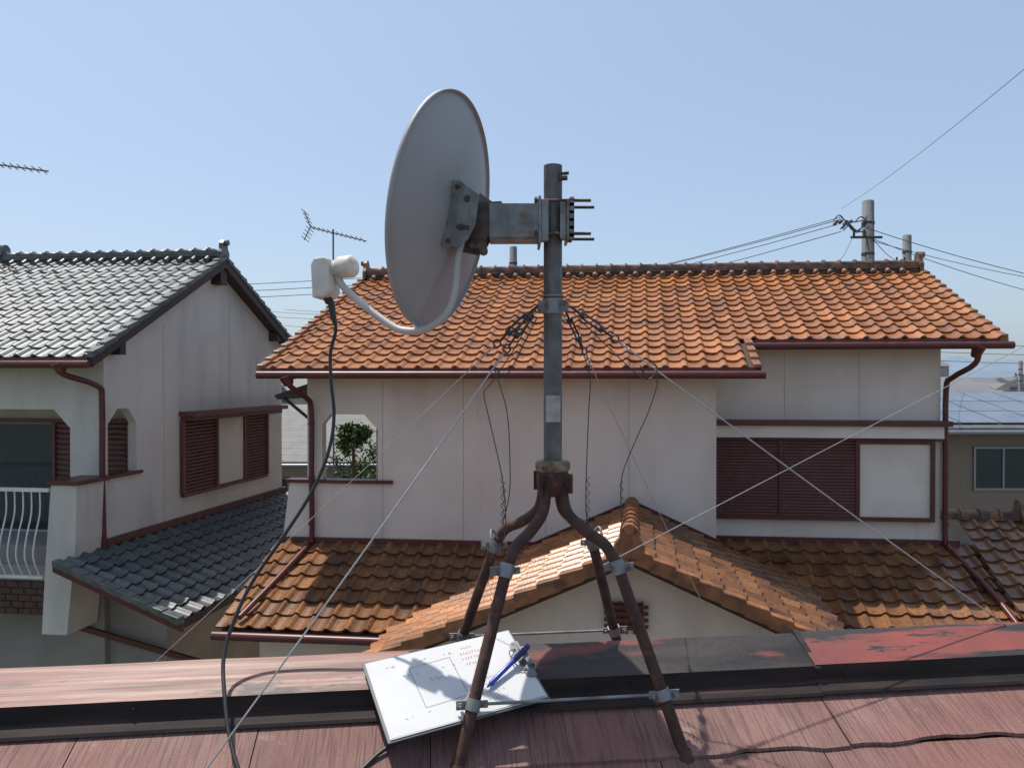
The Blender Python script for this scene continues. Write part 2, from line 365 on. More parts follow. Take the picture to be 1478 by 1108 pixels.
b.box(A,-.36,.1,-.63,.0,-1.5,-1.44); b.box(A,-.16,.04,.0,.80,-1.5,-1.45)
gutter(b,A,-4.3,.22,-.56,EZ-.1)
b.tube(smooth([A(-.25,-.56,EZ-.12),A(-.22,-.5,.05),A(.0,-.12,-.12),A(.02,-.06,-.35),A(.02,-.06,-1.4),A(.04,-.06,-2.5),A(.1,-.1,-2.7),A(.5,-.5,-2.82),A(1.7,-.8,-3.28)],4),.042,10)
b.tube([A(-.25,-.56,EZ-.08),A(-.23,-.52,.08)],[.1,.07],10)
b.box(A,0,.05,.0,5.4,-2.5,-2.38); b.pxz(A,[(-.0,-2.62),(1.85,-3.36),(1.85,-3.28),(-.0,-2.50)],-.96,-.9)
b.pxz(A,[(-.5,-3.62),(1.6,-4.1),(1.6,-4.18),(-.5,-3.7)],-.05,-.003)
b.done('brown_trim_and_pipes',brown,HA)
b=B()
b.box(A,0,.3,1.75,5.0,-.66,-.58); b.box(A,0,.22,1.8,4.9,-.74,-.66)
for y in (1.8,2.8,3.74,4.6): b.box(A,0,.07,y-.03,y+.03,-2.0,-.74)
b.box(A,0,.07,1.8,4.6,-2.05,-1.99)
for y0,y1 in ((1.84,2.77),(3.77,4.57)):
    for i in range(20):
        z=-1.98+i*.0615; b.pxz(A,[(.01,z),(.045,z+.004),(.045,z+.03),(.01,z+.055)],y0,y1)
b.done('shutter_window',shutter,HA)
b=B(); b.box(A,0.003,.03,2.83,3.71,-1.98,-.75); b.done('window_panel',stuccoA,HA)
b=B(); 
for i in range(20):
    z=-2.4+i*.085; b.pyz(A,[(.88,z),(.85,z+.005),(.85,z+.04),(.88,z+.075)],-1.5,-.3)
b.box(A,-1.55,-1.5,.82,.89,-2.45,-.7); b.box(A,-3.9,-.25,.82,.89,-.72,-.66)
b.done('balcony_shutters',shutter,HA)
b=B(); b.box(A,-3.6,-1.57,.86,.895,-2.45,-.75); b.done('balcony_sash',glass,HA)
b=B(); b.box(A,-4,-.3,-.55,.85,-2.95,-2.8); b.done('balcony_floor',joint,HA)
b=B(); b.box(A,-4,-.47,-.55,-.1,-3.35,-2.86)
for r in range(5):
    for k in range(18): b.box(A,-4+k*.196+(r%2)*.09,-4+k*.196+(r%2)*.09+.18,-.57,-.55,-3.34+r*.095,-3.26+r*.095)
b.done('brick_apron',brick,HA)
b=B()
b.box(A,-4,-.36,-.62,-.56,-1.60,-1.55); b.box(A,-4,-.46,-.62,-.58,-2.82,-2.78)
for k in range(26):
    x=-.5-k*.13
    b.tube(smooth([A(x,-.6,-1.58),A(x,-.6,-1.9),A(x,-.68,-2.2),A(x,-.72,-2.5),A(x,-.6,-2.8)],3),.011,6)
b.done('balcony_railing',whitep,HA)
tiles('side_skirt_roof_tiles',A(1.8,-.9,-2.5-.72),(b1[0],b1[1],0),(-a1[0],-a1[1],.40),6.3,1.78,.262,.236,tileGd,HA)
b=B()
b.pxz(A,[(0,-2.52),(0,-2.64),(1.78,-3.36),(1.78,-3.24)],-.88,5.4); b.done('side_skirt_deck',darkwood,HA)
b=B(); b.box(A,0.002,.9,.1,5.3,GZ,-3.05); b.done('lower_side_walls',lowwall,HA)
b=B()
for k in range(8):
    d0=k*1.8/8; d1=d0+1.8/8+.02
    b.pxz(A,[(d0,-2.5-.4*d0-.03),(d1,-2.5-.4*d1-.05),(d1,-2.5-.4*d1+.06),(d0,-2.5-.4*d0+.04)],-.98,-.84)
b.done('skirt_verge_tiles',tileGr,HA,bevel=.01)

# ------------------------------------------------------------------ OWN ROOF (foreground)
RF=empty('slate_roof_house',(.08,1.485,0)); RF.rotation_euler=(0,0,.12)
def slate_mat():
    m=M('red_slate',(.225,.102,.085),(.175,.082,.070),rough=.75,scale=5,c3=(.285,.175,.15),s3=4,lo3=.42,hi3=.8,st3=(1.2,1,1),bump=.0,attr=False)
    blotch(m,(.10,.062,.055),3.2,.52,.72,(1.6,.7,1)); blotch(m,(.33,.23,.20),11,.62,.74)
    nt=m.node_tree;L=nt.links;bs=nt.nodes['Principled BSDF']
    src=bs.inputs['Base Color'].links[0].from_socket
    tc=N(nt,'ShaderNodeTexCoord'); mp=N(nt,'ShaderNodeMapping'); mp.inputs['Scale'].default_value=(1,.035,.035)
    n=N(nt,'ShaderNodeTexNoise'); n.inputs['Scale'].default_value=330; n.inputs['Detail'].default_value=1
    L.new(tc.outputs['Object'],mp.inputs[0]);L.new(mp.outputs[0],n.inputs[0])
    at=N(nt,'ShaderNodeAttribute',attribute_name='rnd')
    r=N(nt,'ShaderNodeMapRange'); r.inputs[1].default_value=.36; r.inputs[2].default_value=.52; r.inputs[3].default_value=.66; r.inputs[4].default_value=1.03
    L.new(n.outputs[0],r.inputs[0])
    g=N(nt,'ShaderNodeTexNoise'); g.inputs['Scale'].default_value=420; L.new(tc.outputs['Object'],g.inputs[0])
    r2=N(nt,'ShaderNodeMapRange'); r2.inputs[1].default_value=.3; r2.inputs[2].default_value=.7; r2.inputs[3].default_value=.80; r2.inputs[4].default_value=1.16
    L.new(g.outputs[0],r2.inputs[0])
    ma=N(nt,'ShaderNodeMath',operation='MULTIPLY'); L.new(r.outputs[0],ma.inputs[0]);L.new(r2.outputs[0],ma.inputs[1])
    r3=N(nt,'ShaderNodeMapRange'); r3.inputs[3].default_value=.80; r3.inputs[4].default_value=1.10; L.new(at.outputs['Fac'],r3.inputs[0])
    mb=N(nt,'ShaderNodeMath',operation='MULTIPLY'); L.new(ma.outputs[0],mb.inputs[0]);L.new(r3.outputs[0],mb.inputs[1])
    vm=N(nt,'ShaderNodeVectorMath',operation='SCALE'); L.new(src,vm.inputs[0]); L.new(mb.outputs[0],vm.inputs['Scale'])
    L.new(vm.outputs[0],bs.inputs['Base Color'])
    b_=N(nt,'ShaderNodeBump'); b_.inputs['Strength'].default_value=.8; b_.inputs['Distance'].default_value=.0022
    L.new(n.outputs['Fac'],b_.inputs['Height']);L.new(b_.outputs[0],bs.inputs['Normal']); return m
slate=slate_mat()
RS=.45; rz=lambda y:-.573-RS*abs(y)
b=B()
for sgn in (-1,1):
    d=.208-.182; row=0
    while d<3.4:
        x=-6-(.19 if row%2 else 0)-random.uniform(0,.03)
        while x<6:
            wd=random.choice([.455,.455,.303]); g=.0009; th=.003
            cuts=[0]; 
            while cuts[-1]<wd-.001:
                cuts.append(min(wd,cuts[-1]+random.uniform(.02,.05)))
            ds=.182+random.choice([0,0,0,.003,.005])
            y0=sgn*d; top_=[];botm=[]
            rn=random.random(); tz=random.uniform(-.0008,.0012); base=random.choice([0,0,-.006])
            for q in cuts:
                xx=x+g+q*(wd-2*g)/wd
                y1=sgn*(d+ds+base*(1 if .3<q/wd<.7 else 0)+random.uniform(-.002,.002))
                top_.append((xx,y0,rz(y0)-.004)); botm.append((xx,y1,rz(y1)+th+tz))
            m_=len(cuts)
            b.add(top_+botm+[(p[0],p[1],p[2]-.006) for p in botm],[(i,m_+i,m_+i+1,i+1) for i in range(m_-1)]+[(m_+i,2*m_+i,2*m_+i+1,m_+i+1) for i in range(m_-1)],False,rn)
            x+=wd
        d+=.182; row+=1
b.done('slates',slate,RF)
deck=M('roof_underlay',(.03,.02,.02),rough=.9)
b=B(); b.pyz(ID,[(-3.5,rz(3.5)-.012),(0,rz(0)-.012),(3.5,rz(3.5)-.012),(3.5,rz(3.5)-.2),(0,rz(0)-.2),(-3.5,rz(3.5)-.2)],-6,6); b.done('roof_deck',deck,RF)
b=B(); b.pyz(ID,[(-3.0,rz(3.0)-.22),(0,rz(0)-.22),(3.0,rz(3.0)-.22),(3.0,GZ),(-3.0,GZ)],-5.6,5.6); b.done('walls',stucco,RF)
redb=M('worn_red_cap',(.24,.082,.06),(.14,.075,.06),rough=.52,scale=9,stretch=(.35,9,9),c3=(.31,.20,.155),s3=8,st3=(.3,16,16),lo3=.46,hi3=.72,bump=.4,bscale=30,bstretch=(.1,8,8),rvar=.15,bdist=.003)
blotch(redb,(.045,.03,.028),9,.56,.60,(.4,2,2)); blotch(redb,(.36,.27,.21),30,.62,.70,(.15,3,3))
blk=M('worn_black_cap',(.020,.018,.018),(.045,.036,.034),rough=.52,scale=9,stretch=(.6,3,3),c3=(.15,.045,.036),s3=5,st3=(.5,2.6,2.6),lo3=.58,hi3=.63,bump=.3,bscale=70,rvar=.12,bdist=.003,spec=.35)
redblk=M('peeling_red_cap',(.24,.06,.046),(.17,.048,.038),rough=.5,scale=6,c3=(.03,.026,.026),s3=4.0,st3=(.35,3.5,3.5),lo3=.50,hi3=.54,bump=.3,bscale=60,rvar=.12,bdist=.003)
blotch(redblk,(.03,.026,.025),14,.58,.61,(.4,2,2))
blkside=M('black_batten',(.016,.014,.014),(.04,.026,.024),rough=.75,scale=12,stretch=(.4,3,3),c3=(.09,.045,.04),s3=7,st3=(.3,4,4),lo3=.58,hi3=.68,spec=.25)
CZ=-.538
def cap(x0,x1,mat,nm,o=0):
    b=B()
    pr=[(-.088,CZ-.036+o),(-.05,CZ-.0185+o),(-.01,CZ-.002+o),(0,CZ+.001+o),(.01,CZ-.002+o),(.088,CZ-.036+o)]
    n=max(2,int((x1-x0)/.06))
    nz=lambda x,y: mathutils.noise.noise(V((x*5,y*14,o*900)))*.0022
    for sx in range(n):
        xa=x0+(x1-x0)*sx/n; xb=x0+(x1-x0)*(sx+1)/n
        for i in range(5):
            p,q=pr[i],pr[i+1]
            b.add([(xa,p[0],p[1]+nz(xa,p[0])),(xb,p[0],p[1]+nz(xb,p[0])),(xb,q[0],q[1]+nz(xb,q[0])),(xa,q[0],q[1]+nz(xa,q[0]))],[(0,1,2,3)],True)
    b.done(nm,mat,RF)
    b=B()
    for s in (-1,1):
        b.pyz(ID,[(s*.088,CZ-.034+o),(s*.0885,rz(.088)+.010+o),(s*.112,rz(.112)+.009+o),(s*.115,rz(.112)+.004+o),(s*.112,rz(.112)+.006+o),(s*.086,rz(.088)+.006+o),(s*.0865,CZ-.038+o)],x0,x1)
    b.done(nm+'_flange',blkside,RF)
cap(-6,-.28,redb,'ridge_cap_left'); cap(-.285,.52,blk,'ridge_cap_middle',.0022); cap(.515,6,redblk,'ridge_cap_right',.0045)
b=B(); b.pyz(ID,[(-.091,CZ-.034),(-.01,CZ+.006),(0,CZ+.01),(.01,CZ+.006),(.091,CZ-.034),(.091,CZ-.039),(-.091,CZ-.039)],.512,.524); b.done('cap_seam',blk,RF)
b=B(); b.pyz(ID,[(-.084,CZ-.039),(0,CZ-.006),(.084,CZ-.039),(.084,rz(.084)-.002),(0,rz(0)-.002),(-.084,rz(.084)-.002)],-6,6); b.done('ridge_batten',blkside,RF)
b=B()
for k in range(26):
    x=-5.8+k*.455+random.uniform(-.03,.03)
    b.tube([(x,-.089,CZ-.048),(x,-.0925,CZ-.0485)],.0035,8)
b.done('cap_nails',blkside,RF)

# ------------------------------------------------------------------ ANTENNA STAND
ST=empty('antenna_mast_stand'); 
Mx,My=.082,1.485; c2,s2=math.cos(.12),math.sin(.12)
S=lambda x,y,z: V((Mx+c2*x-s2*y,My+s2*x+c2*y,z))
galv=M('galvanised_steel',(.26,.265,.27),(.16,.16,.165),rough=.5,scale=25,metal=.3,c3=(.13,.085,.06),s3=32,lo3=.54,hi3=.74,bump=.2,bscale=200,bdist=.001)
mastm=M('weathered_mast',(.17,.17,.172),(.105,.105,.105),rough=.6,scale=30,metal=.2,c3=(.09,.06,.042),s3=14,st3=(1,1,.5),lo3=.53,hi3=.72,bump=.2,bscale=250,bdist=.001)
rust=M('rusty_pipe',(.075,.032,.022),(.035,.018,.014),rough=.8,scale=35,c3=(.15,.06,.03),s3=55,lo3=.56,hi3=.75,bump=.5,bscale=300,bdist=.0015)
rustg=M('stained_collar',(.30,.27,.19),(.14,.09,.05),rough=.6,scale=50,metal=.3,c3=(.1,.05,.03),s3=60,lo3=.5,hi3=.7)
boltm=M('dark_bolt',(.06,.055,.05),(.12,.08,.06),rough=.5,scale=80,metal=.5)
b=B()
b.tube([(Mx,My,-.19),(Mx,My,.424)],.0185,24,cap=False); b.tube([(Mx,My,.40),(Mx,My,.4241)],.0160,24,cap=False)
b.tube([(Mx,My,.405),(Mx,My,.41)],.0165,24)
b.tube([(Mx,My,-.015),(Mx,My,-.01)],.0192,24,cap=False)
b.done('mast',mastm,ST)
b=B(); b.tube([(Mx,My,-.165),(Mx,My,-.17),(Mx,My,-.182),(Mx,My,-.187)],[.030,.035,.035,.031],24); b.done('collar',rustg,ST)
BZ=-.573; BR=.172; JZ=-.35; JR=.104
lr=lambda z:JR+(BR-JR)*(JZ-z)/(JZ-BZ)
b=B(); b.tube([(Mx,My,-.186),(Mx,My,-.195),(Mx,My,-.23),(Mx,My,-.236)],[.030,.033,.031,.024],20)
for sx in (-1,1):
    for sy in (-1,1):
        path=[S(sx*.017,sy*.017,-.215),S(sx*.019,sy*.019,-.245),S(sx*.028,sy*.028,-.272),S(sx*.055,sy*.055,-.298),S(sx*.085,sy*.085,-.318),S(sx*JR,sy*JR,JZ)]
        hf=lr(-.677)
        b.tube(smooth(path,5)+[S(sx*hf,sy*hf,-.677)],.0112,14)
        b.tube([S(sx*(hf-.004),sy*(hf-.004),-.662),S(sx*hf,sy*hf,-.68)],[.0135,.018],12)
        b.box(S,sx*.03-.004,sx*.03+.004,sy*.03-.004,sy*.03+.004,-.228,-.19)
b.done('legs',rust,ST)
b=B()
for sx in (-1,1):
    for sy in (-1,1):
        for z,h in ((-.357,.012),(BZ,.009)):
            r1,r0=lr(z-h),lr(z+h)
            b.tube([S(sx*r0,sy*r0,z+h),S(sx*r1,sy*r1,z-h)],.0138,14)
            r=lr(z)
            xa,xb=sorted((sx*(r+.012),sx*(r+.030)))
            b.box(S,xa,xb,sy*r-.002,sy*r+.002,z-.008,z+.008)
            b.tube([S(sx*(r+.023),sy*r-.012,z),S(sx*(r+.023),sy*r+.012,z)],.003,8)
            b.tube([S(sx*(r+.023),sy*r-.007,z),S(sx*(r+.023),sy*r-.003,z)],.006,6)
            xa,xb=sorted((sx*(r-.012),sx*(r-.026)))
            b.box(S,xa,xb,sy*r-.002,sy*r+.002,z-.006,z+.006)
            b.tube([S(sx*(r-.02),sy*r-.01,z),S(sx*(r-.02),sy*r+.01,z)],.003,8)
r=BR
for sy in (-1,1): b.tube([S(-r+.012,sy*r,BZ),S(r-.012,sy*r,BZ)],.0030,8)
for sx in (-1,1): b.tube(smooth([S(sx*.10,.09,-.34),S(sx*.115,.085,-.32),S(sx*.118,.07,-.335),S(sx*.112,.06,-.36)],4),.003,8)
b.tube([(Mx,My,.158),(Mx,My,.128)],.0215,20)
b.tube([(Mx,My,.165),(Mx,My,.162)],.0225,20)
for k in range(4):
    t=math.pi/4+k*math.pi/2
    c=V((Mx,My,.143)); d=V((math.cos(t),math.sin(t),0)); e=V((-d.y,d.x,0))
    b.prism([c+d*.02+e*.002+V((0,0,z)) for z in (-.012,.012)]+[c+d*.04+e*.002+V((0,0,z)) for z in (.008,-.008)],[c+d*.02-e*.002+V((0,0,z)) for z in (-.012,.012)]+[c+d*.04-e*.002+V((0,0,z)) for z in (.008,-.008)])
b.done('clamps_and_braces',galv,ST)
lab=M('paper_label',(.42,.41,.38),(.3,.29,.27),rough=.6,scale=60)
b=B(); seg=8; vs=[]
for z in (-.088,-.035):
    for k in range(seg+1):
        t=math.radians(-140+100*k/seg); vs.append((Mx+.0191*math.cos(t),My+.0191*math.sin(t),z))
b.add(vs,[(k,k+1,seg+2+k,seg+1+k) for k in range(seg)],True); b.done('label',lab,ST)

# guy wires
GW=empty('guy_wires')
wirem=M('steel_wire',(.50,.50,.50),(.38,.38,.38),rough=.35,metal=.6,scale=60)
darkg=M('dark_hardware',(.045,.045,.05),(.09,.085,.08),rough=.5,metal=.5,scale=90)
g=V((Mx,My,.143))
ends=[(-.535,1.12,-.69),(1.25,1.615,-.66),(-.985,1.915,-.79),(.60,2.06,-.77)]
b=B(); bt=B()
for ei,e in enumerate(ends):
    e=V(e); h=V((e.x-g.x,e.y-g.y,0)).normalized(); s=g+h*.036; d=(e-s).normalized(); L=(e-s).length
    p=[s+d*(L*t)-V((0,0,.006*math.sin(math.pi*t))) for t in [i/10 for i in range(11)]]
    p=[s+d*.115]+p[2:]
    b.tube(p,.0015 if ei<2 else .0009,6)
    perp=d.cross(V((0,0,1))).normalized(); up=perp.cross(d)
    bt.tube([s+d*.0,s+d*.03],.0025,8)
    for q in (-1,1): bt.tube([s+d*.028+up*q*.005,s+d*.078+up*q*.005],.0022,6)
    bt.tube([s+d*.024,s+d*.034],.0075,8); bt.tube([s+d*.072,s+d*.082],.0075,8)
    bt.tube([s+d*.08,s+d*.105],.0025,8)
    cc=s+d*.112
    bt.tube([cc+(d*math.cos(t)+up*math.sin(t))*.008 for t in [i*math.pi/5 for i in range(11)]],.002,6)
    for k in range(3): b.tube([cc+d*(.01+k*.012)+perp*.003,cc+d*(.02+k*.012)-perp*.003],.0022,6)
b.done('long_wires',wirem,GW); bt.done('turnbuckles',darkg,GW)
b=B()
for pts in ([(.04,1.47,.12),(-.0,1.46,.05),(-.04,1.45,-.01),(-.055,1.45,-.03),(-.045,1.45,-.08),(-.02,1.44,-.19),(-.012,1.43,-.27),(-.015,1.42,-.31)],
            [(.05,1.48,.12),(.02,1.5,.06),(-.015,1.5,.0),(-.035,1.5,.02),(-.01,1.5,-.07),(-.004,1.5,-.18),(-.006,1.5,-.24),(-.02,1.5,-.30)],
            [(.11,1.5,.12),(.14,1.5,.06),(.158,1.5,.0),(.156,1.5,-.06),(.152,1.5,-.16),(.150,1.5,-.26),(.155,1.5,-.30)],
            [(.12,1.47,.13),(.19,1.46,.06),(.255,1.45,.0),(.285,1.45,.0),(.27,1.45,-.06),(.235,1.45,-.14),(.213,1.44,-.2),(.212,1.43,-.29),(.2,1.42,-.36)]):
    b.tube(smooth(pts,5),.0011,5)
for o in (0,.006): b.tube(smooth([(.25,1.45,.02+o),(.268,1.45,-.002),(.285,1.45,.018),(.27,1.45,.03+o)],4),.001,5)
for (x,y) in ((-.015,1.42),(-.02,1.5),(.155,1.5),(.212,1.43)):
    b.tube([(x+.003*math.cos(i*1.3),y+.003*math.sin(i*1.3),-.20-.0035*i) for i in range(28)],.0008,4)
b.done('loose_wire_tails',darkg,GW)
b=B(); b.tube([(.19,1.62,-.416),(2.42,3.0,.306),(5.6,5.0,1.34)],.0011,5); b.done('crossing_stay',wirem,GW)

# ------------------------------------------------------------------ DISH
DS=empty('satellite_dish')
dishm=M('dish_paint',(.36,.36,.365),(.31,.31,.315),rough=.55,scale=3,c3=(.27,.265,.255),s3=5,lo3=.55,hi3=.8)
blotch(dishm,(.22,.21,.19),38,.66,.74)
n=V((-.92,.344,.19)).normalized(); t=V((.344,.92,0)).normalized(); u=n.cross(t).normalized()
if u.z<0: u=-u
C=V((-.143,1.5,.334)); RA,RB,DP=.206,.231,.042
b=B(); NR,NP=16,96; vs=[]
for off in (0,-.0025):
    for i in range(NR+1):
        rho=i/NR
        for k in range(NP):
            ph=2*math.pi*k/NP; vs.append(C+t*(rho*RA*math.cos(ph))+u*(rho*RB*math.sin(ph))-n*(DP*(1-rho*rho))+n*off)
fs=[]
for L_ in (0,1):
    o=L_*(NR+1)*NP
    for i in range(NR):
        for k in range(NP): fs.append((o+i*NP+k,o+i*NP+(k+1)%NP,o+(i+1)*NP+(k+1)%NP,o+(i+1)*NP+k))
b.add(vs,fs,True)
b.done('reflector',dishm,DS)
b=B()
prf=[(1.0,.0015),(1.022,.0005),(1.026,-.004),(1.022,-.009),(1.014,-.009),(1.012,-.004),(1.0,-.003)]
vs=[C+t*(q*RA*math.cos(2*math.pi*k/NP))+u*(q*RB*math.sin(2*math.pi*k/NP))+n*h for q,h in prf for k in range(NP)]
fs=[(i*NP+k,i*NP+(k+1)%NP,((i+1)%len(prf))*NP+(k+1)%NP,((i+1)%len(prf))*NP+k) for i in range(len(prf)) for k in range(NP)]
b.add(vs,fs,True); b.done('rim',dishm,DS)
K=C-n*(DP+.004)
DF=lambda x,y,z: K+t*x+u*z-n*y
b=B()
b.box(DF,-.048,.048,-.001,.003,-.062,.05)
for x0 in (-.05,.046):
    pr=[(-.006,-.068),(-.006,.052),(.012,.056),(.052,.036),(.056,-.02),(.046,-.05),(.03,-.07)]
    b.prism([DF(x0,y,z) for y,z in pr],[DF(x0+.004,y,z) for y,z in pr])
b.box(DF,-.052,-.048,-.006,.01,-.072,.058)
b.done('dish_bracket',galv,DS,bevel=.0012)
b=B()
for y,z in ((.03,.025),(.028,-.03)): b.tube([DF(-.0505,y,z),DF(-.052,y,z)],.0065,12)
for y,z in ((.006,.045),(.006,-.06)): b.tube([DF(-.049,y,z),DF(-.056,y,z)],.005,6)
b.box(DF,-.0515,-.0505,.018,.044,-.034,-.026)
b.done('bracket_holes_and_bolts',boltm,DS)
b=B()
b.box(ID,-.045,.056,1.452,1.456,.275,.342); b.box(ID,-.045,.056,1.512,1.516,.275,.342); b.box(ID,-.045,.056,1.456,1.512,.272,.276)
b.box(ID,.052,.057,1.448,1.522,.262,.356)
b.box(ID,.107,.112,1.448,1.522,.27,.35)
b.pxy(ID,[(.057,1.452),(.072,1.452),(.066,1.47),(.057,1.47)],.268,.35)
b.pxy(ID,[(.107,1.452),(.094,1.452),(.1,1.47),(.107,1.47)],.272,.345)
for z in (.275,.29,.305,.32,.335): b.box(ID,.112,.122,1.449,1.453,z,z+.008)
b.box(ID,.112,.122,1.449,1.4525,.27,.347)
b.done('mast_arm',galv,DS,bevel=.001)
b=B()
b.prism([V((-.075,1.46,.345)),V((-.02,1.458,.348)),V((-.02,1.458,.325)),V((-.045,1.458,.28)),V((-.06,1.458,.262)),V((-.085,1.46,.262))],[V((-.075,1.505,.345)),V((-.02,1.505,.348)),V((-.02,1.505,.325)),V((-.045,1.505,.28)),V((-.06,1.505,.262)),V((-.085,1.505,.262))])
b.tube([(-.058,1.448,.258),(-.058,1.515,.258)],.009,12)
b.done('elevation_knuckle',boltm,DS,bevel=.002)
b=B()
for y in (1.456,1.514):
    for z in (.348,.283):
        b.tube([(.045,y,z),(.155 if y<1.5 else .168,y,z)],.0032,8); b.tube([(.113,y,z),(.122,y,z)],.0075,6); b.tube([(.044,y,z),(.050,y,z)],.0075,6)
b.tube([(.098,1.47,.405),(.112,1.466,.405)],.004,6); b.tube([(.098,1.47,.395),(.109,1.466,.395)],.005,6)
b.done('clamp_bolts',boltm,DS)
armm=M('feed_arm_paint',(.50,.50,.48),(.42,.42,.40),rough=.5,scale=20)
lnbm=M('lnb_plastic',(.64,.62,.56),(.54,.52,.47),rough=.45,scale=20,c3=(.42,.39,.33),s3=40,lo3=.55,hi3=.8)
blackm=M('black_rubber',(.015,.015,.016),rough=.45)
b=B(); b.tube(smooth([(-.100,1.468,.27),(-.108,1.465,.236),(-.115,1.463,.165),(-.134,1.467,.124),(-.174,1.478,.097),(-.222,1.497,.096),(-.260,1.51,.115),(-.314,1.53,.156),(-.352,1.545,.19),(-.366,1.55,.215)],5),.0075,12); b.done('feed_arm',armm,DS)
la=V((.93,-.30,.06)).normalized(); lu=V((.10,.03,1)); lu=(lu-la*lu.dot(la)).normalized(); ls=la.cross(lu)
LC=V((-.392,1.553,.207)); LF=lambda x,y,z: LC+la*x+ls*y+lu*z
b=B(); 
pr=[(-.018,-.042),(-.02,.03),(-.012,.042),(.014,.042),(.022,.036),(.022,-.03),(.012,-.042)]
b.prism([LF(x,-.024,z) for x,z in pr],[LF(x,.024,z) for x,z in pr])
b.done('lnb_body',lnbm,DS,bevel=.004)
b=B(); b.tube([LF(.02,0,.02),LF(.035,0,.02),LF(.037,0,.02),LF(.064,0,.02),LF(.070,0,.02),LF(.074,0,.02)],[.016,.016,.0225,.0235,.020,.010],24); b.done('feed_horn',lnbm,DS)
b=B(); b.tube([LF(.0,0,-.03),LF(.008,.0,-.048),LF(.013,0,-.052),LF(.018,0,-.085),LF(.022,0,-.098)],[.009,.009,.0075,.0065,.004],12); b.done('f_connector',blackm,DS)
cs=LF(.022,0,-.095)
b=B(); b.tube(smooth([cs,cs+V((.0,0,-.02)),(-.378,1.54,.05),(-.374,1.53,-.01),(-.366,1.52,-.078),(-.372,1.5,-.148),(-.4,1.475,-.228),(-.45,1.45,-.313),(-.5,1.42,-.393),(-.524,1.385,-.461),(-.528,1.35,-.512),(-.507,1.3,-.560),(-.479,1.25,-.610),(-.437,1.2,-.655),(-.374,1.17,-.684),(-.30,1.19,-.68),(-.2545,1.24,-.66),(-.21,1.28,-.638),(-.1,1.335,-.615)],6),.0036,10); b.done('coaxial_cable',blackm)

# ------------------------------------------------------------------ CLIPBOARD + PEN
CB=empty('clipboard')
P0=V((-.283,1.39,-.5435)); E1=V((.277,.12,.024)); E2=V((.076,-.160,-.0715)); nb=E1.cross(E2).normalized()
if nb.z<0: nb=-nb
P0=P0+nb*.006
BF=lambda s,q,h: P0+E1*s+E2*q+nb*h
boardm=M('clipboard_board',(.10,.10,.11),rough=.5)
paper=M('white_paper',(.58,.58,.575),(.54,.54,.54),rough=.85,scale=8,spec=.2); ink=M('ink_grey',(.22,.22,.24),rough=.8); redink=M('ink_red',(.50,.14,.12),rough=.8)
b=B(); b.box(BF,0,1,0,1,-.003,.0); b.done('board',boardm,CB,bevel=.001)
b=B(); b.box(BF,.015,.985,.02,.98,.0006,.0022)
K2=14; vs=[BF(.02+.955*i/K2,.03+.94*j/K2,.0026+.0035*max(0,(i/K2-.55))*(j/K2)+.0018*max(0,.35-i/K2)*abs(math.sin(j*.9))) for j in range(K2+1) for i in range(K2+1)]
b.add(vs,[(j*(K2+1)+i,j*(K2+1)+i+1,(j+1)*(K2+1)+i+1,(j+1)*(K2+1)+i) for j in range(K2) for i in range(K2)],True)
b.done('paper_sheets',paper,CB)
def hgt(s,q): return .0032+.0035*max(0,(s-.55))*q+.0010*max(0,.35-s)
def line(b,s0,q0,s1,q1,w=.0025):
    d=(s1-s0,q1-q0); l=math.hypot(*d); px,py=-d[1]/l*w,d[0]/l*w
    k=6
    for i in range(k):
        a0,a1_=i/k,(i+1)/k; sa,qa=s0+d[0]*a0,q0+d[1]*a0; sb,qb=s0+d[0]*a1_,q0+d[1]*a1_
        b.add([BF(sa-px,qa-py,hgt(sa,qa)),BF(sb-px,qb-py,hgt(sb,qb)),BF(sb+px,qb+py,hgt(sb,qb)),BF(sa+px,qa+py,hgt(sa,qa))],[(0,1,2,3)])
b=B()
for q in ((.26,.22,.53,.2),(.53,.2,.54,.72),(.54,.72,.27,.74),(.27,.74,.26,.22)): line(b,*q,w=.002)
for k in range(5): line(b,.36+.02*k,.4+.03*(k%2),.375+.02*k,.46-.04*(k%2),w=.002)
for k in range(18):
    s=random.uniform(.1,.6); q=random.choice([.15,.3,.8,.85]); line(b,s,q,s+random.uniform(.008,.02),q+random.uniform(-.02,.02),w=.002)
for r_ in range(4):
    for k in range(8): line(b,.60+k*.022,.56+r_*.09,.607+k*.022+random.uniform(-.006,.006),.59+r_*.09+random.uniform(-.02,.02),w=.0016)
b.done('pencil_drawing',ink,CB)
b=B()
for r_,(nk,s0) in enumerate(((4,.62),(9,.60),(7,.60),(8,.61))):
    for k in range(nk):
        s=s0+k*.02+random.uniform(-.003,.003); q=.12+r_*.075
        line(b,s,q,s+.011,q+random.uniform(-.025,.025),w=.0014); line(b,s+.006,q-.016,s+.004,q+.018,w=.0014)
b.done('red_notes',redink,CB)
b=B(); b.box(BF,.955,.995,.22,.72,.0050,.0075); b.pxy(BF,[(.93,.25),(.955,.22),(.955,.72),(.93,.69)],.0052,.0065)
b.box(BF,.965,1.0,.35,.6,.0075,.016); 
b.tube(smooth([BF(.95,.33,.008),BF(.90,.36,.012),BF(.885,.47,.013),BF(.90,.58,.012),BF(.95,.62,.008)],4),.0014,6); b.done('metal_clip',galv,CB,bevel=.001)
PN=empty('ballpoint_pen')
penb=M('blue_pen_plastic',(.02,.04,.35),rough=.25); penc=M('blue_pen_cap',(.01,.015,.12),rough=.25)
p0,p1=BF(.655,.72,.009),BF(1.02,.40,.022); d=(p1-p0)
b=B(); b.tube([p0,p0+d*.06,p0+d*.09,p0+d*.75],[.0012,.003,.0048,.0048],12); b.done('barrel',penb,PN)
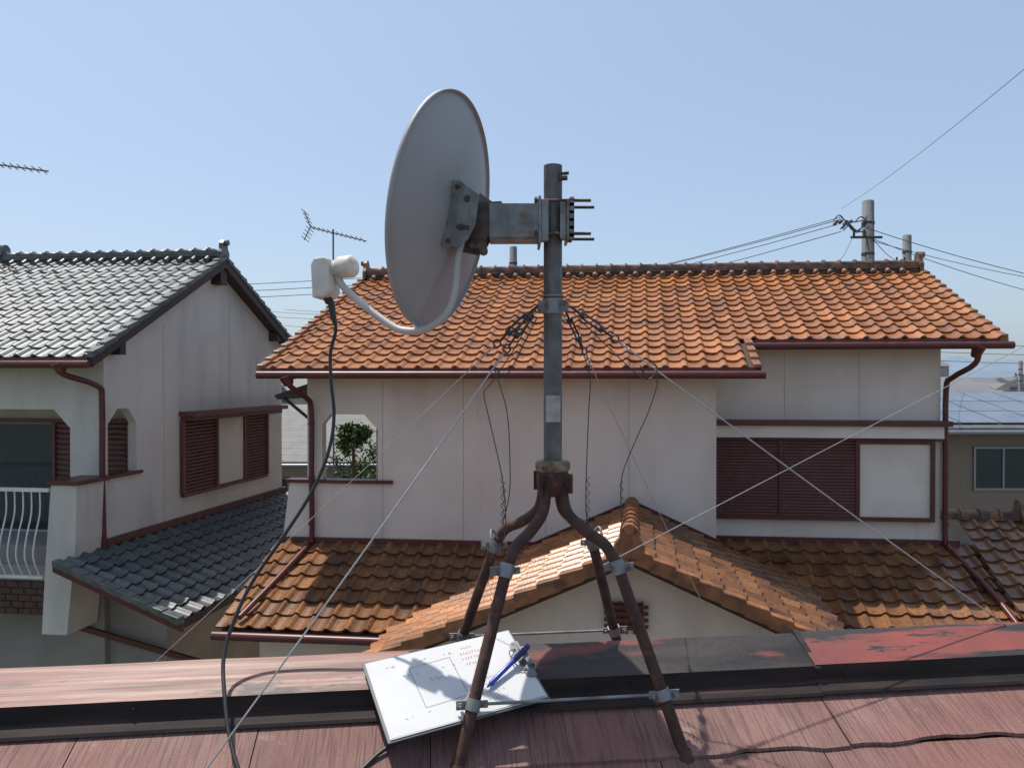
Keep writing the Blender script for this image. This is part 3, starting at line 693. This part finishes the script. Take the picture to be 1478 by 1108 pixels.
b=B(); b.tube([p0+d*.62,p0+d*.64,p0+d*.97,p1],[.0052,.0058,.0056,.004],12); b.tube([p0+d*.60+nb*.009,p0+d*.96+nb*.009],.0014,6); b.done('cap',penc,PN)

# ------------------------------------------------------------------ TV ANTENNAS
almm=M('aluminium',(.16,.16,.16),rough=.5,metal=.2)
def yagi(name,p0,p1,mast,ne,el):
    E=empty(name); p0=V(p0);p1=V(p1);d=(p1-p0); b=B(); b.tube([p0,p1],.018,8)
    side=V((d.y,-d.x,0)).normalized()
    side=(side*.75+d.normalized()*.15+V((0,0,.22))).normalized()
    for i in range(ne):
        p=p0+d*((i+.3)/ne); b.tube([p-side*el,p+side*el],.009,6)
    q=p0; up=V((0,0,1))
    for s in (-1,1):
        for k in range(4):
            c=q+d.normalized()*(-.02-.05*k)+up*s*(.06+.09*k); b.tube([c-side*el*1.3,c+side*el*1.3],.009,6)
        b.tube([q,q+up*s*.36-d.normalized()*.2],.013,6)
    b.done('elements',almm,E)
    b=B(); m=p0+d*.42; b.tube([m+V((0,0,.08)),V((m.x,m.y,mast))],.022,8); b.done('mast',almm,E)
yagi('tv_antenna',(-4.98,18.3,3.72),(-3.47,17.6,3.25),GZ,12,.14)
yagi('tv_antenna',(-10.6,14.3,4.2),(-8.7,13.9,3.87),GZ,12,.12)
# ------------------------------------------------------------------ UTILITY POLES & LINES
conc=M('concrete_pole',(.20,.20,.20),(.15,.15,.15),rough=.8,scale=3)
cablem=M('grey_black_cable',(.07,.07,.075),rough=.6)
def pole(x,y,zt,r):
    E=empty('utility_pole'); b=B(); b.tube([(x,y,GZ),(x,y,zt-.02),(x,y,zt)],[r*1.6,r,r*.8],16)
    b.done('shaft',conc,E)
    b=B()
    for z in (zt-.55,zt-1.3): b.tube([(x,y,z-.03),(x,y,z+.03)],r*1.12,16)
    b.box(ID,x-.5,x+.25,y-r-.08,y-r-.02,zt-.95,zt-.90)
    for k in range(2): b.tube([(x-.45+k*.25,y-r-.1,zt-.90),(x-.45+k*.25,y-r-.1,zt-.75)],.03,8)
    for z in [zt-1.6-k*.45 for k in range(8)]: b.tube([(x-r-.12,y,z),(x+r+.12,y,z)],.012,6)
    b.done('crossarm_and_fittings',darkg,E)
pole(8.65,18,4.30,.135); pole(12.8,24,4.62,.13); pole(.04,24,4.25,.12); pole(33,48,1.1,.12)
PL=empty('power_lines'); b=B()
def wire(p,q,sag,r=.012,k=14):
    p=V(p);q=V(q); b.tube([p.lerp(q,i/k)-V((0,0,sag*4*(i/k)*(1-i/k))) for i in range(k+1)],r,5)
c=V((8.0,18,3.75))
for i,(dz,ez) in enumerate(((0,2.0),(.15,2.3),(-.2,1.7),(.1,2.6))):
    wire(c+V((.0,0,dz)),(-12,36+i,ez+1.0),.9,.010)
wire((8.5,17.8,3.6),(20,19,1.6),.35,.010); wire((8.5,17.8,3.4),(20,20,1.4),.45,.009); wire((8.6,17.8,3.3),(20,18.6,1.9),.4,.008); wire((8.6,17.8,3.45),(13,24,3.8),.3,.009)
wire((8.0,18,4.1),(5.2,6.5,3.3),.1,.004); 
wire((8.3,18,3.5),(5.5,12.8,1.9),.15,.006)
for i in range(3): wire((.0,24,3.6-.22*i),(-40,34,5.2-.3*i),.9,.012)
for i in range(2): wire((.0,24,3.6-.2*i),(12.8,24,3.7-.2*i),.5,.009)
for i in range(3): wire((15,30,1.5-.35*i),(45,34,2.2-.4*i),.5,.012)
for i in range(5):
    a0=c+V((random.uniform(-.25,.3),-.1,random.uniform(-.25,.15)))
    b.tube(smooth([a0,a0+V((.15,0,.12)),a0+V((.35,0,-.05)),(8.55,17.85,3.5+.1*i)],4),.016,6)
for i in range(4): b.tube([c+V((-.2+.12*i,-.05,-.05+.06*(i%2))),c+V((-.12+.12*i,-.05,.05))],.04,8)
b.done('cables',cablem,PL)
# ------------------------------------------------------------------ BACKGROUND HOUSES
siding=M('beige_siding',(.24,.19,.14),(.19,.15,.115),rough=.8,scale=20)
bgwall=M('pale_wall',(.36,.34,.31),(.28,.27,.25),rough=.85,scale=1)
bgroof=M('dark_slate_roof',(.085,.085,.09),(.12,.12,.12),rough=.6,scale=4)
solar=M('solar_panel',(.11,.14,.18),(.15,.18,.22),rough=.35,scale=2)
frame_m=M('panel_frame',(.25,.26,.28),rough=.4,metal=.5)
def bhouse(x0,x1,y0,y1,ez,rz_,wm,rm,pv=False):
    E=empty('background_house'); ym=(y0+y1)/2
    b=B(); b.pyz(ID,[(y0,GZ),(y0,ez-.02),(ym,rz_-.15),(y1,ez-.02),(y1,GZ)],x0,x1); b.done('walls',wm,E)
    b=B(); b.pyz(ID,[(y0-.5,ez-.15),(ym,rz_),(y1+.5,ez-.15),(y1+.5,ez-.27),(ym,rz_-.12),(y0-.5,ez-.27)],x0-.4,x1+.4); b.done('roof',rm,E)
    sl=(rz_-ez+.15)/(ym-y0+.5)
    b=B()
    nn=int((ym-y0+.4)/.35)
    for k in range(nn):
        y=y0-.5+k*.35; b.pyz(ID,[(y,ez-.15+(y-y0+.5)*sl+.002),(y+.03,ez-.15+(y-y0+.5)*sl+.03),(y+.36,ez-.15+(y+.36-y0+.5)*sl+.004)],x0-.4,x1+.4)
    b.done('roof_courses',rm,E)
    b=B(); nw=max(1,int((x1-x0)/3))
    for i in range(nw):
        xc=x0+(i+.5)*(x1-x0)/nw
        for z in (ez-1.7,ez-4.3): 
            if z>GZ+.3: b.box(ID,xc-.7,xc+.7,y0-.02,y0+.02,z,z+1.0)
    b.done('windows',glass,E)
    b=B()
    for i in range(nw):
        xc=x0+(i+.5)*(x1-x0)/nw
        for z in (ez-1.7,ez-4.3):
            if z>GZ+.3:
                for xx in (xc-.75,xc-.02,xc+.7): b.box(ID,xx,xx+.05,y0-.05,y0+.01,z-.05,z+1.05)
                b.box(ID,xc-.75,xc+.75,y0-.045,y0+.01,z-.06,z-.0); b.box(ID,xc-.75,xc+.75,y0-.045,y0+.01,z+1.0,z+1.05)
    b.tube([(x0-.4,y0-.55,ez-.25),(x1+.4,y0-.55,ez-.25)],.06,8); b.tube([(x0+.2,y0-.06,ez-.25),(x0+.2,y0-.06,GZ)],.04,8)
    b.done('window_frames_and_gutter',frame_m,E)
    if pv:
        b=B()
        nx=int((x1-x0)/1.0)
        for i in range(nx):
            for k in range(3):
                ya=y0-.2+k*(ym-y0)/3.1; yb=ya+(ym-y0)/3.1-.04; g=lambda y: ez-.15+(y-y0+.5)*sl+.07
                xa=x0+i*1.0+.02; b.pyz(ID,[(ya,g(ya)),(yb,g(yb)),(yb,g(yb)-.03),(ya,g(ya)-.03)],xa,xa+.96)
        b.done('solar_panels',solar,E)
    return E
bhouse(10.3,19.0,18.8,26,-1.10,-.42,siding,bgroof,True)
bhouse(-9.5,-1.0,22,28,-2.3,-.9,bgwall,bgroof)
bhouse(-16,-10,24,31,-.8,.7,bgwall,tileGr)
bhouse(2,9,30,37,-1.2,.2,bgwall,bgroof)
bhouse(21.5,31,30,37,-1.9,-.7,bgwall,bgroof)
b=B();br=B();rr=random.Random(3)
for i in range(520):
    y=rr.uniform(60,600); x=rr.uniform(-1.1,1.1)*y
    w_,d_,h_=rr.uniform(6,12),rr.uniform(6,10),rr.uniform(3.0,5.6)
    if rr.random()<.10 and y>220: h_=rr.uniform(7,12); w_*=1.6
    z=GZ+h_
    b.box(ID,x,x+w_,y,y+d_,GZ,z-.12); br.pyz(ID,[(y-.5,z-.1),(y+d_/2,z+1.4),(y+d_+.5,z-.1)],x-.5,x+w_+.5)
DT=empty('distant_town'); b.done('walls',bgwall,DT); br.done('roofs',M('town_roofs',(.13,.14,.15),(.20,.19,.18),rough=.7,scale=.05),DT)
hm=M('hill_haze',(.16,.21,.27),(.19,.24,.30),rough=1,scale=.002,spec=0)
b=B(); vs=[];K_=160
for i in range(K_+1):
    x=-7000+14000*i/K_; h=100+75*math.sin(i*.21)+45*math.sin(i*.53+1)+22*math.sin(i*1.3+2)+rr.uniform(-5,5)
    vs+= [(x,5200,GZ),(x,5900,max(40,h)),(x,7200,GZ)]
b.add(vs,[(3*i,3*i+3,3*i+4,3*i+1) for i in range(K_)]+[(3*i+1,3*i+4,3*i+5,3*i+2) for i in range(K_)],True); b.done('hills',hm)
# ------------------------------------------------------------------ garden trees
leaf=M('foliage',(.05,.09,.025),(.10,.15,.04),rough=.6,attr=True); bark=M('bark',(.10,.07,.05),rough=.9)
def tree(x,y,zb,h,r):
    E=empty('garden_tree'); b=B(); zc=zb+h-r
    b.tube([(x,y,zb),(x+.05,y,zb+h*.4),(x,y,zc)],[.09,.07,.03],8); cl=[]
    for k in range(16):
        d=V((random.gauss(0,1),random.gauss(0,1),random.gauss(0,.8))).normalized()*random.uniform(.4,1)*r; cl.append(V((x,y,zc))+d)
        b.tube([(x,y,zc-r*.5),cl[-1]],[.03,.01],5)
    b.done('trunk',bark,E); b=B()
    for c in cl:
        rn=random.random()
        for j in range(120):
            p=c+V((random.gauss(0,.17),random.gauss(0,.17),random.gauss(0,.14)))*r*1.1
            u_=V((random.gauss(0,1),random.gauss(0,1),random.gauss(0,1))).normalized()*.05; v_=u_.cross(V((random.random(),random.random(),1))).normalized()*.035
            b.add([p-u_,p-v_,p+u_,p+v_],[(0,1,2,3)],False,min(1,max(0,rn+random.uniform(-.3,.3))))
    b.done('leaves',leaf,E)
tree(-3.72,17.3,GZ,5.45,.38); tree(-4.3,20.5,GZ,4.6,.8)
